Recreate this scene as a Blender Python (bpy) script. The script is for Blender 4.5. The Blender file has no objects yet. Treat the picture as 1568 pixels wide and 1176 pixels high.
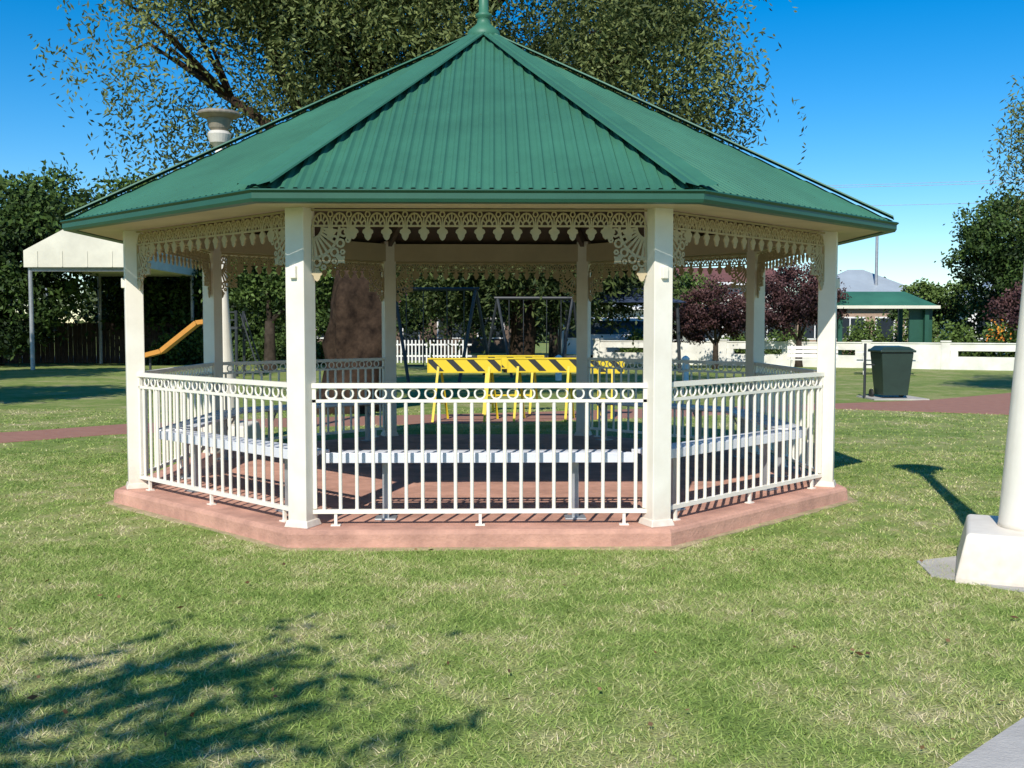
import bpy, math, random
import numpy as np
from mathutils import Vector, noise as mnoise
random.seed(7); RNG=np.random.default_rng(11)
scene=bpy.context.scene
R=math.radians

# ------------------------------------------------------------------ materials
def newmat(name):
    m=bpy.data.materials.new(name); m.use_nodes=True
    nt=m.node_tree; return m,nt,nt.nodes,nt.links,nt.nodes['Principled BSDF']
def mat(name,col,rough=0.6,var=0.12,scale=6.0,bump=0.0,bscale=40.0,metal=0.0,dirt=None,spec=0.5,grime=None):
    m,nt,N,L,B=newmat(name)
    g=N.new('ShaderNodeNewGeometry')
    n=N.new('ShaderNodeTexNoise'); n.inputs['Scale'].default_value=scale; n.inputs['Detail'].default_value=5
    n.inputs['Roughness'].default_value=0.65
    L.new(g.outputs['Position'],n.inputs['Vector'])
    r=N.new('ShaderNodeValToRGB'); L.new(n.outputs['Fac'],r.inputs['Fac'])
    r.color_ramp.elements[0].position=0.3; r.color_ramp.elements[1].position=0.7
    d=dirt if dirt else tuple(c*(1-var*1.6) for c in col)
    r.color_ramp.elements[0].color=(*d,1); r.color_ramp.elements[1].color=(*[min(1,c*(1+var*.6)) for c in col],1)
    out=r.outputs['Color']
    if grime:   # dusty band that fades with height: (z0,z1,colour)
        s=N.new('ShaderNodeSeparateXYZ'); L.new(g.outputs['Position'],s.inputs[0])
        mr=N.new('ShaderNodeMapRange'); mr.inputs['From Min'].default_value=grime[0]; mr.inputs['From Max'].default_value=grime[1]
        mr.inputs['To Min'].default_value=.75; mr.inputs['To Max'].default_value=0
        L.new(s.outputs[2],mr.inputs['Value'])
        n3=N.new('ShaderNodeTexNoise'); n3.inputs['Scale'].default_value=14; n3.inputs['Detail'].default_value=4; L.new(g.outputs['Position'],n3.inputs['Vector'])
        mm=N.new('ShaderNodeMath'); mm.operation='MULTIPLY'; L.new(mr.outputs[0],mm.inputs[0]); L.new(n3.outputs['Fac'],mm.inputs[1])
        mx=N.new('ShaderNodeMixRGB'); mx.inputs[2].default_value=(*grime[2],1); L.new(mm.outputs[0],mx.inputs[0]); L.new(out,mx.inputs[1]); out=mx.outputs[0]
    L.new(out,B.inputs['Base Color'])
    B.inputs['Roughness'].default_value=rough; B.inputs['Metallic'].default_value=metal
    B.inputs['Specular IOR Level'].default_value=spec
    if bump>0:
        n2=N.new('ShaderNodeTexNoise'); n2.inputs['Scale'].default_value=bscale; n2.inputs['Detail'].default_value=4
        L.new(g.outputs['Position'],n2.inputs['Vector'])
        b=N.new('ShaderNodeBump'); b.inputs['Strength'].default_value=bump; b.inputs['Distance'].default_value=0.02
        L.new(n2.outputs['Fac'],b.inputs['Height']); L.new(b.outputs['Normal'],B.inputs['Normal'])
    return m
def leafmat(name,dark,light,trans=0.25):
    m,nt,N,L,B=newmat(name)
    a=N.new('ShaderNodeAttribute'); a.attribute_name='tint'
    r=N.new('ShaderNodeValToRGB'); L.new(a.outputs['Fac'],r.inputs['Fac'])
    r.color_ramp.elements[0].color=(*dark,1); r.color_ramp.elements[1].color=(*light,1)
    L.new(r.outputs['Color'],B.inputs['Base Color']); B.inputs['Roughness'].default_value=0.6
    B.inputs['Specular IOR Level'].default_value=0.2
    if trans>0:
        t=N.new('ShaderNodeBsdfTranslucent'); L.new(r.outputs['Color'],t.inputs['Color'])
        mx=N.new('ShaderNodeMixShader'); mx.inputs[0].default_value=trans
        L.new(B.outputs[0],mx.inputs[1]); L.new(t.outputs[0],mx.inputs[2])
        L.new(mx.outputs[0],N['Material Output'].inputs['Surface'])
    return m
def grassmat(name,blades=False):
    m,nt,N,L,B=newmat(name)
    g=N.new('ShaderNodeNewGeometry')
    mp=N.new('ShaderNodeMapping'); mp.inputs['Scale'].default_value=(1,1,0.0); L.new(g.outputs['Position'],mp.inputs['Vector'])
    def noi(s,d=6,ro=.6):
        n=N.new('ShaderNodeTexNoise'); n.inputs['Scale'].default_value=s; n.inputs['Detail'].default_value=d
        n.inputs['Roughness'].default_value=ro; L.new(mp.outputs[0],n.inputs['Vector']); return n
    n1=noi(0.75,4,.6); n2=noi(3.6,5,.7); n3=noi(70,2,.6)
    r=N.new('ShaderNodeValToRGB'); e=r.color_ramp.elements
    e[0].position=.34; e[0].color=(.17,.26,.055,1)
    e[1].position=.67; e[1].color=(.70,.59,.37,1)
    x=r.color_ramp.elements.new(.46); x.color=(.275,.37,.09,1)
    x=r.color_ramp.elements.new(.56); x.color=(.42,.44,.165,1)
    ad=N.new('ShaderNodeMath'); ad.operation='ADD'
    m1=N.new('ShaderNodeMath'); m1.operation='MULTIPLY'; m1.inputs[1].default_value=.5; L.new(n1.outputs['Fac'],m1.inputs[0])
    m2=N.new('ShaderNodeMath'); m2.operation='MULTIPLY'; m2.inputs[1].default_value=.5; L.new(n2.outputs['Fac'],m2.inputs[0])
    L.new(m1.outputs[0],ad.inputs[0]); L.new(m2.outputs[0],ad.inputs[1])
    fac=ad.outputs[0]
    if blades:
        a=N.new('ShaderNodeAttribute'); a.attribute_name='tint'
        m3=N.new('ShaderNodeMath'); m3.operation='MULTIPLY_ADD'; m3.inputs[1].default_value=.22; m3.inputs[2].default_value=-.11
        L.new(a.outputs['Fac'],m3.inputs[0]); ad2=N.new('ShaderNodeMath'); ad2.operation='ADD'
        L.new(fac,ad2.inputs[0]); L.new(m3.outputs[0],ad2.inputs[1]); fac=ad2.outputs[0]
    L.new(fac,r.inputs['Fac']); out=r.outputs['Color']
    if not blades:
        mul=N.new('ShaderNodeMixRGB'); mul.blend_type='MULTIPLY'; mul.inputs[0].default_value=1.0
        r2=N.new('ShaderNodeValToRGB'); L.new(n3.outputs['Fac'],r2.inputs['Fac'])
        r2.color_ramp.elements[0].position=.3; r2.color_ramp.elements[1].position=.68
        r2.color_ramp.elements[0].color=(.42,.42,.42,1); r2.color_ramp.elements[1].color=(1,1,.95,1)
        L.new(out,mul.inputs[1]); L.new(r2.outputs['Color'],mul.inputs[2]); out=mul.outputs[0]
        b=N.new('ShaderNodeBump'); b.inputs['Strength'].default_value=.5; b.inputs['Distance'].default_value=.03
        L.new(n3.outputs['Fac'],b.inputs['Height']); L.new(b.outputs['Normal'],B.inputs['Normal'])
    L.new(out,B.inputs['Base Color']); B.inputs['Roughness'].default_value=.8; B.inputs['Specular IOR Level'].default_value=.15
    return m
def brickmat(name,c1,c2,mortar,scale=4.0,wall=False):
    m,nt,N,L,B=newmat(name)
    g=N.new('ShaderNodeNewGeometry'); v=g.outputs['Position']
    if wall:
        s=N.new('ShaderNodeSeparateXYZ'); L.new(v,s.inputs[0]); c=N.new('ShaderNodeCombineXYZ')
        a=N.new('ShaderNodeMath'); a.operation='ADD'; L.new(s.outputs[0],a.inputs[0]); L.new(s.outputs[1],a.inputs[1])
        L.new(a.outputs[0],c.inputs[0]); L.new(s.outputs[2],c.inputs[1]); v=c.outputs[0]
    b=N.new('ShaderNodeTexBrick'); L.new(v,b.inputs['Vector']); b.inputs['Scale'].default_value=scale
    b.inputs['Color1'].default_value=(*c1,1); b.inputs['Color2'].default_value=(*c2,1); b.inputs['Mortar'].default_value=(*mortar,1)
    b.inputs['Mortar Size'].default_value=.015
    L.new(b.outputs['Color'],B.inputs['Base Color']); B.inputs['Roughness'].default_value=.85
    return m
def stripemat(name):
    m,nt,N,L,B=newmat(name)
    g=N.new('ShaderNodeNewGeometry'); s=N.new('ShaderNodeSeparateXYZ'); L.new(g.outputs['Position'],s.inputs[0])
    a=N.new('ShaderNodeMath'); a.operation='ADD'; L.new(s.outputs[0],a.inputs[0]); L.new(s.outputs[2],a.inputs[1])
    k=N.new('ShaderNodeMath'); k.operation='MULTIPLY'; k.inputs[1].default_value=2.9; L.new(a.outputs[0],k.inputs[0])
    f=N.new('ShaderNodeMath'); f.operation='FRACT'; L.new(k.outputs[0],f.inputs[0])
    gt=N.new('ShaderNodeMath'); gt.operation='GREATER_THAN'; gt.inputs[1].default_value=.64; L.new(f.outputs[0],gt.inputs[0])
    mx=N.new('ShaderNodeMixRGB'); mx.inputs[1].default_value=(.80,.58,.03,1); mx.inputs[2].default_value=(.03,.03,.03,1)
    L.new(gt.outputs[0],mx.inputs[0]); L.new(mx.outputs[0],B.inputs['Base Color']); B.inputs['Roughness'].default_value=.5
    return m

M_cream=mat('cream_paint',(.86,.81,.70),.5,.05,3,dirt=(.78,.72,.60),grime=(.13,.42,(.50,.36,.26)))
M_lace=mat('lace_cream_shaded',(.50,.40,.24),.65,.08,8)  # yellowish cream, darkened so the colour carries the shade under the eaves
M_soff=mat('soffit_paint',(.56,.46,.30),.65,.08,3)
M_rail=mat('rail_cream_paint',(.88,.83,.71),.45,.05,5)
M_roof=mat('green_colorbond',(.047,.172,.104),.5,.16,1.0,spec=.4)
M_gutter=mat('gutter_green',(.022,.10,.060),.4,.10,2)
M_slab=mat('painted_concrete_red',(.62,.335,.24),.85,.22,3.2,bump=.35,bscale=50,dirt=(.38,.20,.145))
M_alu=mat('aluminium_seat',(.76,.78,.83),.4,.05,5,metal=.1)
M_galv=mat('galvanised_steel',(.42,.43,.44),.45,.15,8,metal=.5)
M_lampm=mat('lamp_bronze',(.30,.26,.20),.5,.15,8,metal=.2)
M_bark=mat('bark',(.052,.034,.022),.95,.5,5,bump=1.0,bscale=9,dirt=(.012,.008,.006),spec=.1)  # dark brown, with shade from the canopy also put into the colour
M_bark2=mat('dark_bark',(.06,.047,.035),.95,.35,5,bump=1.0,bscale=14,spec=.1)
M_yel=mat('yellow_paint',(.80,.58,.03),.5,.1,5)
M_stripe=stripemat('barrier_stripes')
M_bin=mat('bin_green_plastic',(.022,.045,.033),.45,.1,6)
M_black=mat('black_rubber',(.02,.02,.02),.6,.1,6)
M_glass=mat('dark_glass',(.03,.04,.05),.1,.1,2)
M_lampglass=mat('lamp_diffuser',(.62,.58,.5),.3,.05,6)
M_white=mat('white_paint',(.80,.80,.78),.5,.04,3)
M_wallw=mat('rendered_white_wall',(.84,.82,.74),.8,.06,1.5,dirt=(.64,.62,.54))
M_concrete=mat('concrete',(.50,.47,.42),.85,.15,3,bump=.3,bscale=80)
M_paver=brickmat('brick_pavers',(.38,.18,.12),(.32,.14,.095),(.26,.18,.13),4.5)
M_brick=brickmat('orange_brick',(.40,.27,.19),(.34,.22,.15),(.4,.35,.3),3.5,True)
M_brownw=mat('brown_wall',(.16,.11,.08),.85,.2,2)
M_roofg=mat('grey_blue_roof',(.36,.41,.44),.5,.08,1)
M_roofr=mat('red_brown_roof',(.20,.08,.06),.7,.15,2)
M_dkgreen=mat('dark_green_paint',(.02,.09,.055),.5,.1,3)
M_dark=mat('dark_steel',(.03,.035,.04),.5,.1,5)
M_orange=mat('orange_plastic',(.62,.27,.04),.5,.1,3)
M_blue=mat('blue_shade_cloth',(.03,.05,.10),.8,.1,2)
M_fence=mat('timber_fence',(.07,.045,.035),.9,.3,3)
M_sail=mat('cream_fascia',(.74,.71,.58),.7,.12,.8)
M_soil=mat('bare_earth',(.46,.36,.21),.95,.3,6,bump=.5,bscale=60,dirt=(.26,.22,.11))
M_grass=grassmat('lawn'); M_blade=grassmat('lawn_blades',True)
M_pepper=leafmat('pepper_leaf',(.035,.055,.018),(.24,.28,.095),.2)
M_leafd=leafmat('dark_leaf',(.008,.020,.006),(.085,.145,.03),0)
M_leafm=leafmat('mid_leaf',(.02,.042,.010),(.13,.20,.045),0)
M_plum=leafmat('plum_leaf',(.020,.009,.012),(.15,.075,.07),0)
M_dist=leafmat('distant_leaf',(.02,.035,.014),(.11,.14,.05),0)
M_flower=leafmat('orange_flower',(.5,.12,.02),(.8,.35,.04),0)

# ------------------------------------------------------------------ mesh helpers
def empty(name,loc=(0,0,0)):
    e=bpy.data.objects.new(name,None); scene.collection.objects.link(e); e.location=(0,0,0); e.empty_display_size=.3; return e
class MB:
    def __init__(s): s.v=[]; s.f=[]; s.m=[]
    def add(s,vs,fs,mi=0):
        o=len(s.v); s.v.extend([tuple(p) for p in vs]); s.f.extend([tuple(i+o for i in f) for f in fs]); s.m.extend([mi]*len(fs))
    def box(s,c,d,rz=0,mi=0,tap=1.0):
        cr,sr=math.cos(rz),math.sin(rz); vs=[]
        for z in(-1,1):
            k=tap if z>0 else 1
            for x,y in((-1,-1),(1,-1),(1,1),(-1,1)):
                px,py=x*d[0]/2*k,y*d[1]/2*k; vs.append((c[0]+px*cr-py*sr,c[1]+px*sr+py*cr,c[2]+z*d[2]/2))
        s.add(vs,[(3,2,1,0),(4,5,6,7),(0,1,5,4),(1,2,6,5),(2,3,7,6),(3,0,4,7)],mi)
    def beam(s,p0,p1,w,h,mi=0):
        a=Vector(p0);b=Vector(p1);d=(b-a).normalized()
        up=Vector((0,0,1)) if abs(d.z)<.95 else Vector((0,1,0))
        sd=d.cross(up).normalized(); u=sd.cross(d)
        vs=[]
        for p in(a,b):
            for i,j in((-1,-1),(1,-1),(1,1),(-1,1)): vs.append(p+sd*(i*w/2)+u*(j*h/2))
        s.add(vs,[(3,2,1,0),(4,5,6,7),(0,1,5,4),(1,2,6,5),(2,3,7,6),(3,0,4,7)],mi)
    def tube(s,pts,rad,n=8,mi=0,nz=0.0):
        pts=[Vector(p) for p in pts]; vs=[];fs=[]
        ref=None
        for i,p in enumerate(pts):
            d=(pts[min(i+1,len(pts)-1)]-pts[max(i-1,0)]).normalized()
            if ref is None: ref=Vector((1,0,0)) if abs(d.x)<.8 else Vector((0,1,0))
            sd=(ref-d*ref.dot(d)).normalized(); ref=sd; u=d.cross(sd)
            for k in range(n):
                a=2*math.pi*k/n; r=rad[i]
                if nz: r*=1+nz*mnoise.noise(Vector((p.x*.7+math.cos(a)*1.6,p.y*.7+math.sin(a)*1.6,p.z*.8)))
                vs.append(p+sd*math.cos(a)*r+u*math.sin(a)*r)
        for i in range(len(pts)-1):
            for k in range(n):
                fs.append((i*n+k,i*n+(k+1)%n,(i+1)*n+(k+1)%n,(i+1)*n+k))
        fs.append(tuple(reversed(range(n)))); fs.append(tuple((len(pts)-1)*n+k for k in range(n)))
        s.add(vs,fs,mi)
    def lathe(s,prof,c,n=24,mi=0,rot=0):
        vs=[];fs=[]
        for r,z in prof:
            for k in range(n):
                a=2*math.pi*k/n+rot; vs.append((c[0]+r*math.cos(a),c[1]+r*math.sin(a),c[2]+z))
        for i in range(len(prof)-1):
            for k in range(n): fs.append((i*n+k,i*n+(k+1)%n,(i+1)*n+(k+1)%n,(i+1)*n+k))
        fs.append(tuple(reversed(range(n)))); fs.append(tuple((len(prof)-1)*n+k for k in range(n)))
        s.add(vs,fs,mi)
    def build(s,name,mats,parent=None,smooth=False,bevel=0):
        me=bpy.data.meshes.new(name); me.from_pydata(s.v,[],s.f); 
        for m in mats: me.materials.append(m)
        me.polygons.foreach_set('material_index',s.m)
        if smooth: me.polygons.foreach_set('use_smooth',[True]*len(s.f))
        me.update(); ob=bpy.data.objects.new(name,me); scene.collection.objects.link(ob)
        if parent: ob.parent=parent
        if bevel:
            b=ob.modifiers.new('b','BEVEL'); b.width=bevel; b.segments=2; b.limit_method='ANGLE'
        return ob
def fast_mesh(name,V,nper,tint,mats,parent=None):
    n=len(V)//nper; me=bpy.data.meshes.new(name)
    me.vertices.add(len(V)); me.vertices.foreach_set('co',V.astype(np.float32).ravel())
    me.loops.add(len(V)); me.loops.foreach_set('vertex_index',np.arange(len(V),dtype=np.int32))
    me.polygons.add(n); me.polygons.foreach_set('loop_start',np.arange(0,len(V),nper,dtype=np.int32))
    try: me.polygons.foreach_set('loop_total',np.full(n,nper,dtype=np.int32))
    except Exception: pass
    at=me.attributes.new('tint','FLOAT','POINT'); at.data.foreach_set('value',np.repeat(tint,nper).astype(np.float32))
    for m in mats: me.materials.append(m)
    me.update(calc_edges=True); me.validate()
    ob=bpy.data.objects.new(name,me); scene.collection.objects.link(ob)
    if parent: ob.parent=parent
    return ob
def unit(n):
    d=RNG.normal(size=(n,3)); return d/np.linalg.norm(d,axis=1,keepdims=True)
def leafverts(P,D,Ln,W):
    n=len(P); s=np.cross(D,unit(n)); s/=np.linalg.norm(s,axis=1,keepdims=True)+1e-6
    Ln=np.asarray(Ln).reshape(-1,1)*np.ones((n,1)); W=np.asarray(W).reshape(-1,1)*np.ones((n,1))
    V=np.empty((n,4,3)); V[:,0]=P; V[:,1]=P+D*Ln*.5+s*W*.5; V[:,2]=P+D*Ln; V[:,3]=P+D*Ln*.5-s*W*.5
    return V.reshape(-1,3)

def broad_tree(name,x,y,lobes,trunk_r,fork_z,leafm,nleaf,leaf=.16,bark=M_bark2,seed=1,lean=0):
    rs=np.random.default_rng(seed); rd=random.Random(seed)
    e=empty(name); mb=MB()
    mb.tube([(x,y,-.1),(x,y,.15),(x+lean*.3,y,fork_z*.5),(x+lean,y,fork_z)],[trunk_r*1.5,trunk_r*1.15,trunk_r,trunk_r*.85],10,0,.25)
    for (lx,ly,lz,rx,ry,rz) in lobes:
        p0=Vector((x+lean,y,fork_z-.1)); p1=Vector((lx,ly,lz+rz*.3)); md=(p0+p1)/2+Vector((rd.uniform(-.2,.2),0,.2))
        mb.tube([p0,md,p1],[trunk_r*.6,trunk_r*.35,trunk_r*.1],6,0,.2)
    mb.build('trunk_and_limbs',[bark],e,True)
    tot=sum(l[3]*l[4]+l[5]*l[3] for l in lobes); Ps=[];T=[]
    for (lx,ly,lz,rx,ry,rz) in lobes:
        n=int(nleaf*(rx*ry+rz*rx)/tot); nc=max(8,n//80)
        cd=rs.normal(size=(nc,3)); cd/=np.linalg.norm(cd,axis=1,keepdims=True)
        cr=rs.uniform(.4,1.0,nc)**.6
        C=np.array([lx,ly,lz])+cd*cr[:,None]*np.array([rx,ry,rz])*rs.uniform(.78,1.22,(nc,1))
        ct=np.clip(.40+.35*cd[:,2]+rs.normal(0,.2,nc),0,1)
        idx=rs.integers(0,nc,n); sg=.15*(rx+rz)/2
        P=C[idx]+rs.normal(size=(n,3))*sg*np.array([1.15,1.15,.75])*rs.uniform(.6,1.2,nc)[idx][:,None]; Ps.append(P)
        T.append(np.clip(ct[idx]+rs.normal(0,.14,n),0,1))
    P=np.concatenate(Ps);T=np.concatenate(T); keep=P[:,2]>.15; P=P[keep];T=T[keep]
    D=unit(len(P)); D[:,2]-=.3; D/=np.linalg.norm(D,axis=1,keepdims=True)
    V=leafverts(P,D,leaf*RNG.uniform(.7,1.3,len(P)),leaf*.55)
    fast_mesh('foliage',V,4,T,[leafm],e)
    return e
def weeping(name,x,y,lobes,trunk_r,fork_z,leafm,nstr,leaf=.11,seed=1,trunk_pts=None,hang=(0.4,1.5),dz=.06,sway=.3,wr=.32,cl=14,rr=None):
    rs=np.random.default_rng(seed); rd=random.Random(seed)
    e=empty(name); mb=MB()
    tp=trunk_pts or [(x,y,-.1),(x,y,.3),(x+.1,y,fork_z*.6),(x+.1,y,fork_z)]
    k=len(tp); rr=rr or [trunk_r*(1.5 if i==0 else 1.2 if i==1 else 1-.15*i/k) for i in range(k)]
    mb.tube(tp,rr,28,0,.5); top=Vector(tp[-1])
    for (lx,ly,lz,rx,ry,rz,w) in lobes:
        p1=Vector((lx,ly,lz)); md=top.lerp(p1,.45)+Vector((rd.uniform(-.4,.4),rd.uniform(-.4,.4),.5))
        mb.tube([top-Vector((0,0,.3)),top.lerp(md,.5)+Vector((0,0,.1)),md,p1],[trunk_r*.6,trunk_r*.36,trunk_r*.24,trunk_r*.09],10,0,.3)
        for j in range(7):
            dd=Vector((rd.uniform(-1,1)*rx,rd.uniform(-1,1)*ry,rd.uniform(-.2,1)*rz))*.75
            mb.tube([md.lerp(p1,.5),p1+dd*.5+Vector((0,0,.25)),p1+dd],[trunk_r*.12,trunk_r*.07,trunk_r*.025],5,0,.1)
    mb.build('trunk_and_limbs',[M_bark],e,True)
    tot=sum(l[3]*l[4]*l[6] for l in lobes); Ps=[];T=[]
    for (lx,ly,lz,rx,ry,rz,w) in lobes:
        n=int(nstr*rx*ry*w/tot); nc=max(6,n//cl)
        cd=rs.normal(size=(nc,3)); cd/=np.linalg.norm(cd,axis=1,keepdims=True)
        C=np.array([lx,ly,lz])+cd*(rs.uniform(.3,1,nc)**.5)[:,None]*np.array([rx,ry,rz])
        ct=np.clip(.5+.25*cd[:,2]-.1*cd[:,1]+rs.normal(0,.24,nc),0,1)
        ci=rs.integers(0,nc,n); S=C[ci]+rs.normal(size=(n,3))*np.array([.32,.32,.22])
        Ln=rs.uniform(hang[0],hang[1],n)*rs.uniform(.5,1,n); out=rs.normal(size=(n,2))*sway
        for i in range(n):
            m=max(3,int(Ln[i]/dz)); t=np.linspace(0,1,m)
            q=np.empty((m,3)); q[:,0]=S[i,0]+out[i,0]*np.sin(t*1.5)*Ln[i]; q[:,1]=S[i,1]+out[i,1]*np.sin(t*1.5)*Ln[i]; q[:,2]=S[i,2]-t**1.25*Ln[i]
            Ps.append(q); T.append(np.full(m,ct[ci[i]]))
    P=np.concatenate(Ps);T=np.concatenate(T); n=len(P)
    P=P+RNG.normal(size=P.shape)*.03; T=np.clip(T+RNG.normal(0,.15,n),0,1)
    D=unit(n)*np.array([1,1,.6]); D[:,2]-=.6; D/=np.linalg.norm(D,axis=1,keepdims=True)
    V=leafverts(P,D,leaf*RNG.uniform(.7,1.4,n),leaf*wr)
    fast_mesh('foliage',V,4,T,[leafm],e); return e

# ------------------------------------------------------------------ ground
g=MB(); g.add([(-1500,-600,0),(1500,-600,0),(1500,2500,0),(-1500,2500,0)],[(0,1,2,3)]); g.build('ground_lawn',[M_grass])
GX,GY=-.105,10.68
def poly(name,pts,z,m,depth=.05):
    mb=MB(); n=len(pts); mb.add([(p[0],p[1],z) for p in pts]+[(p[0],p[1],-depth) for p in pts],[tuple(range(n))]+[(i+n,(i+1)%n+n,(i+1)%n,i) for i in range(n)])
    return mb.build(name,[m])
PL=[(-40,4.0),(-14,9.4),(-9,12.3),(-7,13.9),(-5.7,15.2),(-3.5,16.3),(0,17.0),(3.5,18.2),(6.6,19.8),(9.3,18.4),(12.5,16.2),(30,12)]
PU=[(30,28),(16,25.5),(12.5,24.6),(9.5,22.2),(6.9,21.1),(3,19.9),(0,18.9),(-3.5,18.0),(-6.0,16.9),(-7.2,15.7),(-9.5,14.2),(-14,11.4),(-40,6.2)]
poly('brick_path',PL+PU,.006,M_paver)
FP=[(-.75,1.42),(2.13,4.04),(6.1,7.6),(9,5),(2,-1)]
poly('concrete_footpath',FP,.02,M_concrete)
poly('road',[(-120,47),(4,48.5),(60,33),(60,41),(5,57),(-120,56)],.005,mat('asphalt',(.06,.06,.062),.9,.15,3))
pts=[]
for i in range(160):
    th=2*math.pi*i/160; dx,dy=math.cos(th),math.sin(th); ap=max(abs(dx),abs(dy),abs(dx+dy)*.7071,abs(dx-dy)*.7071)
    a=3.375+.10*max(0,mnoise.noise(Vector((dx*4,dy*4,2)))+.25)+.03*mnoise.noise(Vector((dx*20,dy*20,0)))
    pts.append((GX+dx/ap*a,GY+dy/ap*a))
poly('bare_earth_edge',pts,.008,M_soil)

def in_poly(x,y,pts):
    c=np.zeros(len(x),bool); j=len(pts)-1
    for i in range(len(pts)):
        xi,yi=pts[i];xj,yj=pts[j]
        cond=((yi>y)!=(yj>y))&(x<(xj-xi)*(y-yi)/(yj-yi+1e-9)+xi); c^=cond; j=i
    return c
def blades(n,x0,x1,y0,y1,h,w):
    x=RNG.uniform(x0,x1,n); y=RNG.uniform(y0,y1,n)
    dx,dy=x-GX,y-GY; ap=np.maximum.reduce([abs(dx),abs(dy),abs(dx+dy)*.7071,abs(dx-dy)*.7071])
    k=(ap>3.38+RNG.uniform(0,.1,n)*(RNG.uniform(0,1,n)>.35))&(abs(x)<y*.62+1.2)&~in_poly(x,y,PL+PU)&~((abs(x-3.42)<.40)&(abs(y-6.5)<.40))&~in_poly(x,y,FP)
    x=x[k];y=y[k];n=len(x)
    hh=h*RNG.uniform(.4,1.2,n); a=RNG.uniform(0,6.283,n); ln=RNG.normal(0,1.1,(n,2))*hh[:,None]
    V=np.zeros((n,3,3)); V[:,0,0]=x-np.cos(a)*w/2;V[:,0,1]=y-np.sin(a)*w/2; V[:,1,0]=x+np.cos(a)*w/2;V[:,1,1]=y+np.sin(a)*w/2
    V[:,2,0]=x+ln[:,0];V[:,2,1]=y+ln[:,1];V[:,2,2]=hh
    return V.reshape(-1,3),np.clip(RNG.normal(.5,.3,n),0,1)
a=blades(200000,-5,5,3.0,7.6,.024,.006); b=blades(80000,-8.5,8.5,7.6,13,.024,.010); c=blades(25000,-12,12,13,20,.028,.016)
fast_mesh('grass_blades',np.concatenate([a[0],b[0],c[0]]),3,np.concatenate([a[1],b[1],c[1]]),[M_blade])
n=150; P=np.stack([RNG.uniform(-4,4.5,n),RNG.uniform(3.2,9,n),np.full(n,.03)],1)
k=np.maximum(abs(P[:,0]-GX),abs(P[:,1]-GY))>3.4; P=P[k]; D=unit(len(P)); D[:,2]*=.2
fast_mesh('fallen_leaves',leafverts(P,D,.04*RNG.uniform(.5,1.4,len(P)),.022),4,RNG.uniform(0,1,len(P)),[leafmat('dry_leaf',(.10,.05,.025),(.28,.17,.08),0)])

# ------------------------------------------------------------------ gazebo
gz=empty('gazebo')
T8=math.tan(R(22.5)); C8=math.cos(R(22.5))
def fr(k):
    th=R(-90+45*k); return (math.cos(th),math.sin(th)),(-math.sin(th),math.cos(th))
def P3(k,t,a,z):
    n,u=fr(k); return (GX+n[0]*a+u[0]*t,GY+n[1]*a+u[1]*t,z)
def octring(mb,prof,mi=0):
    m=len(prof); vs=[]
    for k in range(8):
        an=R(-67.5+45*k)
        for a,z in prof: r=a/C8; vs.append((GX+r*math.cos(an),GY+r*math.sin(an),z))
    fs=[]
    for k in range(8):
        k2=(k+1)%8
        for i in range(m):
            j=(i+1)%m; fs.append((k*m+i,k2*m+i,k2*m+j,k*m+j))
    mb.add(vs,fs,mi)
mb=MB(); vs=[];prof=[(3.335,-.1),(3.325,.10),(3.315,.12),(3.295,.13)]
for a,z in prof:
    for k in range(8):
        an=R(-67.5+45*k); r=a/C8; vs.append((GX+r*math.cos(an),GY+r*math.sin(an),z))
fs=[(i*8+k,i*8+(k+1)%8,(i+1)*8+(k+1)%8,(i+1)*8+k) for i in range(3) for k in range(8)]+[tuple(24+k for k in range(8))]
mb.add(vs,fs); mb.build('concrete_slab',[M_slab],gz)
AP=3.139; PR=AP/C8
mb=MB()
for k in range(8):
    an=R(-67.5+45*k); x=GX+PR*math.cos(an); y=GY+PR*math.sin(an)
    mb.box((x,y,.13+1.295),(.155,.155,2.58),an)
    mb.box((x,y,.155),(.20,.20,.05),an,0,.86)
    if k in(0,7,1,6):
        mb.box((x+.09*math.cos(an),y+.09*math.sin(an),1.98),(.03,.05,.09),an)
mb.build('posts',[M_cream],gz,False,.006)
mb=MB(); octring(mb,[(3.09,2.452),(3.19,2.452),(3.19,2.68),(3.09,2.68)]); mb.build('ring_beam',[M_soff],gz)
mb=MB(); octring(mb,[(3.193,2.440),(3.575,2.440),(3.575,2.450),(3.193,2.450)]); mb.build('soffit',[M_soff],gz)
mb=MB(); G0=-.083; octring(mb,[(3.66+G0,2.43),(3.70+G0,2.422),(3.745+G0,2.428),(3.757+G0,2.45),(3.757+G0,2.487),(3.775+G0,2.503),(3.768+G0,2.513),(3.738+G0,2.505),(3.738+G0,2.44),(3.66+G0,2.44)]); mb.build('gutter',[M_gutter],gz)
EA=3.645; SL=.566; ZE=2.518
def rz(a): return ZE+(EA-a)*SL
mb=MB(); pitch=.088; amp=.009; per=8
hw=EA*T8
for k in range(8):
    nc=int(2*hw/pitch*per); vs=[];fs=[]
    for i in range(nc+1):
        t=-hw+2*hw*i/nc; ph=2*math.pi*t/pitch; c=math.cos(ph); dz=amp*(1 if c>.55 else -1 if c<-.2 else (c+.2)/.75*2-1)
        at=max(abs(t)/T8,.02)
        vs.append(P3(k,t,EA,rz(EA)+dz)); vs.append(P3(k,t,min(at,EA),rz(min(at,EA))+dz))
    for i in range(nc): fs.append((2*i,2*i+2,2*i+3,2*i+1))
    mb.add(vs,fs)
mb.build('corrugated_roof',[M_roof],gz,False)
mb=MB()
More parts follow.
